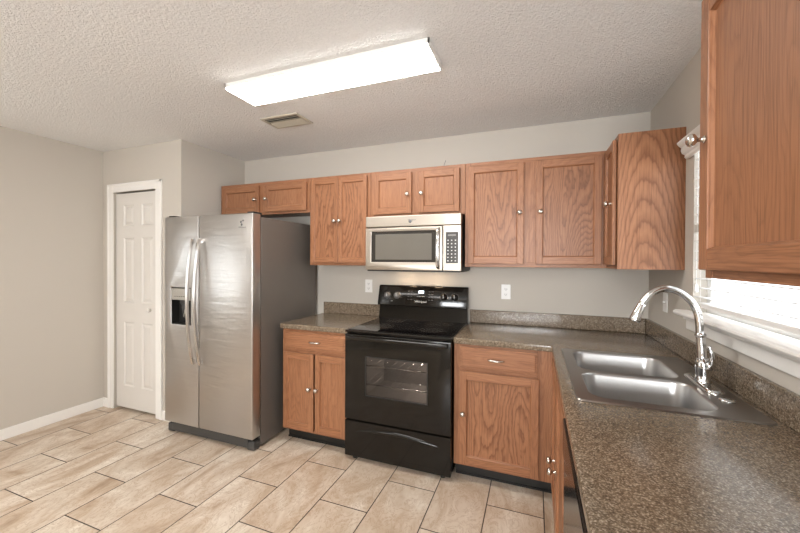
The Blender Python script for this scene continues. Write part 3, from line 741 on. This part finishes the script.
def ringdisc(bm, cx_, cy_, r0, r1, z, n=40):
    tb = bmesh.new(); v0 = [tb.verts.new((cx_+r0*math.cos(2*math.pi*i/n), cy_+r0*math.sin(2*math.pi*i/n), z)) for i in range(n)]
    v1 = [tb.verts.new((cx_+r1*math.cos(2*math.pi*i/n), cy_+r1*math.sin(2*math.pi*i/n), z)) for i in range(n)]
    for i in range(n): tb.faces.new((v0[i], v1[i], v1[(i+1) % n], v0[(i+1) % n]))
    for f_ in tb.faces:
        f_.normal_update()
    merge(bm, tb)
for cx_, cy_, rr in ((.185, -.475, .108), (.575, -.475, .092), (.205, -.215, .080), (.575, -.215, .105)):
    bm = bmesh.new(); ringdisc(bm, cx_, cy_, .002, rr, .9188)
    link('burner', bm, BURN, ct)
# backguard: riser then a leaning control panel
bg = bmesh.new(); prism(bg, [(A0+.006, -.105, .900), (A0+.006, -.030, .900), (A0+.006, -.030, 1.040), (A0+.006, -.080, 1.040)], (A1-A0-.012, 0, 0), bev=.003)
g = link('backguard', bg, BLACK, t)
bm = bmesh.new(); prism(bm, [(A0-.001, -.118, 1.030), (A0-.001, -.030, 1.022), (A0-.001, -.030, 1.192), (A0-.001, -.064, 1.197), (A0-.001, -.078, 1.190)], (A1-A0+.002, 0, 0), bev=.006)
gp = sharp(link('control_panel', bm, BLACK, t))
nv = Vector((0, -.97, .243)).normalized()   # panel normal
def on_panel(x, z): return Vector((x, -.118+.040*(z-1.030)/.160, z))
TILT = math.atan2(.040, .160)
def PM(x, z, off=.0004):
    p = on_panel(x, z)+nv*off
    return Matrix.Translation(p) @ Matrix.Rotation(-TILT, 4, 'X') @ Matrix(((1, 0, 0, 0), (0, 0, -1, 0), (0, 1, 0, 0), (0, 0, 0, 1)))
for kx in (.085, .172, .572, .660):
    p = on_panel(kx, 1.112)
    bm = bmesh.new(); lathe(bm, p, nv, [(.027, 0), (.0265, .004), (.0215, .006), (.0200, .018), (.0185, .021), (.001, .0215)], 28)
    kn = link('control_knob', bm, GREYK if kx < .3 else BLACK, gp)
    bm = bmesh.new(); q = p+nv*.0218; bx(bm, q.x-.0018, q.x+.0018, q.y-.0022, q.y+.001, q.z-.014, q.z+.016); link('pointer', bm, KEYW, kn)
    bm = bmesh.new(); n = 44
    for i in range(7, 38):
        a0, a1 = 2*math.pi*i/n-math.pi/2, 2*math.pi*(i+.55)/n-math.pi/2; U, V2 = Vector((1, 0, 0)), Vector((0, .243, .97))
        ps = [p+nv*.0008+(U*math.cos(a)+V2*math.sin(a))*r_ for a, r_ in ((a0, .032), (a1, .032), (a1, .0335), (a0, .0335))]
        prism(bm, ps, nv*.0004)
    link('dial_marks', bm, GREYK, gp)
dsp = bmesh.new(); p = on_panel(.382, 1.146); prism(dsp, [p+Vector((-.022, 0, -.011))+nv*.001-Vector((0, .0027, 0)), p+Vector((.022, 0, -.011))+nv*.001-Vector((0, .0027, 0)), p+Vector((.022, .0027, .011))+nv*.001, p+Vector((-.022, .0027, .011))+nv*.001], nv*.001)
link('clock_display', dsp, LEDC, gp)
text_part('lettering', 'Whirlpool', .024, PM(.382, 1.062), KEYW, gp)
text_part('lettering', 'CLOCK  TIMER', .010, PM(.382, 1.108), KEYW, gp)
text_part('lettering', 'OFF', .009, PM(.128, 1.062), KEYW, gp)
for sx in (.275, .300, .452, .477):
    for k in range(4):
        bm = bmesh.new(); p = on_panel(sx, 1.085+.022*k); bx(bm, p.x-.008, p.x+.008, p.y-.0016, p.y, p.z-.0015, p.z+.0015); link('touch_pad', bm, GREYK, gp)
# oven door with window
bm = bmesh.new(); us = [A0, .160, .606, A1]; vs = [.292, .470, .742, .888]
cells(bm, us, vs, ring_cells(3, 3, {(1, 1)}), -.668, -.642, MFY, bev=.004); od = sharp(link('oven_door', bm, BLACK, t))
bm = bmesh.new(); bx(bm, .159, .607, -.661, -.657, .469, .743); link('oven_window', bm, OGLASS, od)
bm = bmesh.new(); cells(bm, [.158, .164, .602, .608], [.468, .474, .738, .744], ring_cells(3, 3, {(1, 1)}), -.6692, -.660, MFY); link('window_trim', bm, BLACKM, od)
bm = bmesh.new()
prism(bm, [(.022, -.668, .878), (.022, -.696, .880), (.022, -.703, .873), (.022, -.701, .856), (.022, -.692, .850), (.022, -.688, .862), (.022, -.668, .862)], (.718, 0, 0), bev=.002)
sharp(link('handle', bm, BLACK, od))
# storage drawer with a crescent grip
bm = bmesh.new(); bx(bm, A0, A1, -.668, -.642, .032, .282, bev=.005); dw = link('storage_drawer', bm, BLACK, t)
tb = bmesh.new(); K = 26; U_ = []; 
for i in range(K+1):
    s = i/K; x = .085+.600*s; b_ = math.sin(math.pi*s)
    U_.append([tb.verts.new(p) for p in ((x, -.6675, .215+.040*b_), (x, -.6685-.018*b_, .210+.036*b_), (x, -.6685-.014*b_, .209+.024*b_), (x, -.6675, .208+.012*b_))])
for a, b_ in zip(U_, U_[1:]):
    for k in range(3): tb.faces.new((a[k], a[k+1], b_[k+1], b_[k])).smooth = True
bm = bmesh.new(); merge(bm, tb); link('grip', bm, BLACK, dw)
box_part('base', t, BLACKM, (A0+.02, A1-.02, -.60, -.05, .012, .032))
for fx in (.06, .70):
    for fy in (-.615, -.09):
        bm = bmesh.new(); lathe(bm, (fx, fy, 0), (0, 0, 1), [(.018, .0005), (.018, .012), (.010, .014), (.010, .035)], 14); link('foot', bm, BLACKM, t)

# ------------------------------------------------------------------ outlets
def outlet(name, label, mp, u, z, kind):
    t = thing(name, label, 'outlet' if kind else 'switch', mp(u, 0, z-.0575))
    bm = bmesh.new(); bxm(bm, mp, u-.035, u+.035, .0008, .006, z-.0575, z+.0575, 0, .0025); link('cover_plate', bm, WHITE, t)
    if kind:
        for dz in (-.021, .021):
            bm = bmesh.new(); bxm(bm, mp, u-.017, u+.017, .006, .0078, z+dz-.014, z+dz+.014, 0, .003); s = link('socket', bm, WHITE, t)
            bm = bmesh.new(); bxm(bm, mp, u-.008, u-.0055, .0076, .0081, z+dz-.004, z+dz+.006); bxm(bm, mp, u+.0055, u+.008, .0076, .0081, z+dz-.004, z+dz+.006); bxm(bm, mp, u-.002, u+.002, .0076, .0081, z+dz-.010, z+dz-.006)
            link('slot', bm, BLACKM, s)
    else:
        bm = bmesh.new(); bxm(bm, mp, u-.005, u+.005, .006, .016, z-.006, z+.010, 0, .002); link('toggle', bm, WHITE, t)
outlet('wall_outlet', 'white outlet plate on the back wall left of the range', MY, -.135, 1.176, 1)
outlet('wall_outlet', 'white outlet plate on the back wall right of the range', MY, 1.041, 1.165, 1)
outlet('light_switch', 'white plate on the right wall seen through the faucet arch', MX, -.340, 1.163, 0)

# ------------------------------------------------------------------ ceiling light and register
def ceiling_light(label, LX0, LX1, LY0, LY1, LZ=2.385):
    t = thing('ceiling_light', label, 'ceiling light', ((LX0+LX1)/2, (LY0+LY1)/2, H-.002))
    box_part('housing', t, TRIM, (LX0+.01, LX1-.01, LY0+.008, LY1-.008, H-.018, H-.0005), (LX0, LX0+.008, LY0, LY1, LZ+.002, H-.002), (LX1-.008, LX1, LY0, LY1, LZ+.002, H-.002), (LX0, LX1, LY0, LY0+.006, H-.026, H-.002), (LX0, LX1, LY1-.006, LY1, H-.026, H-.002))
    bm = bmesh.new(); prism(bm, [(LX0+.009, LY0+.003, H-.026), (LX0+.009, LY0+.006, LZ+.004), (LX0+.009, LY0+.016, LZ), (LX0+.009, LY1-.016, LZ), (LX0+.009, LY1-.006, LZ+.004), (LX0+.009, LY1-.003, H-.026)], (LX1-LX0-.018, 0, 0))
    link('diffuser', bm, DIFF, t)
ceiling_light('long lit fluorescent ceiling light over the kitchen floor, beside the air register', -.435, .790, -1.300, -1.060)
ceiling_light('added unseen ceiling light over the dining side, near the added left window', -2.0, -.775, -3.50, -3.26)  # out of view, added to brighten room and ceiling
ceiling_light('added unseen ceiling light near the added rear window', -.435, .790, -4.50, -4.26)  # second unseen fixture, added for the same brightening
t = thing('ceiling_register', 'small beige louvred air register in the ceiling behind the light', 'air vent', (-.45, -.73, H-.002))
V = (-.615, -.292, -.825, -.632)
bm = bmesh.new(); cells(bm, [V[0], V[0]+.024, V[1]-.024, V[1]], [V[2], V[2]+.024, V[3]-.024, V[3]], ring_cells(3, 3, {(1, 1)}), H-.009, H-.0005, lambda u, v, w_: (u, v, w_), bev=.003); link('frame', bm, VENTM, t)
box_part('duct_shade_sheet', t, DARKV, (V[0]+.02, V[1]-.02, V[2]+.02, V[3]-.02, H-.002, H-.001))  # dark sheet in place of the shade above the louvres
for k in range(5):
    bm = bmesh.new(); y = V[2]+.040+k*.0285; s_ = 1 if k < 2 else -1
    prism(bm, [(V[0]+.024, y-.009, H-.012 if s_ > 0 else H-.003), (V[0]+.024, y-.0075, H-.013 if s_ > 0 else H-.002), (V[0]+.024, y+.010, H-.002 if s_ > 0 else H-.013), (V[0]+.024, y+.0085, H-.001 if s_ > 0 else H-.014)], (V[1]-V[0]-.048, 0, 0))
    link('louver', bm, VENTM, t)
# loose wire end on top of the microwave cabinet
bm = bmesh.new(); tube(bm, bez([(.588, -.19, ZT-.012), (.592, -.20, 2.13), (.598, -.20, 2.150), (.606, -.20, 2.170)], 5), .0016, 6)
tag(link('wire', bm, BLACKM), 'thin dark wire end sticking up above the short oak cabinet', 'wire')
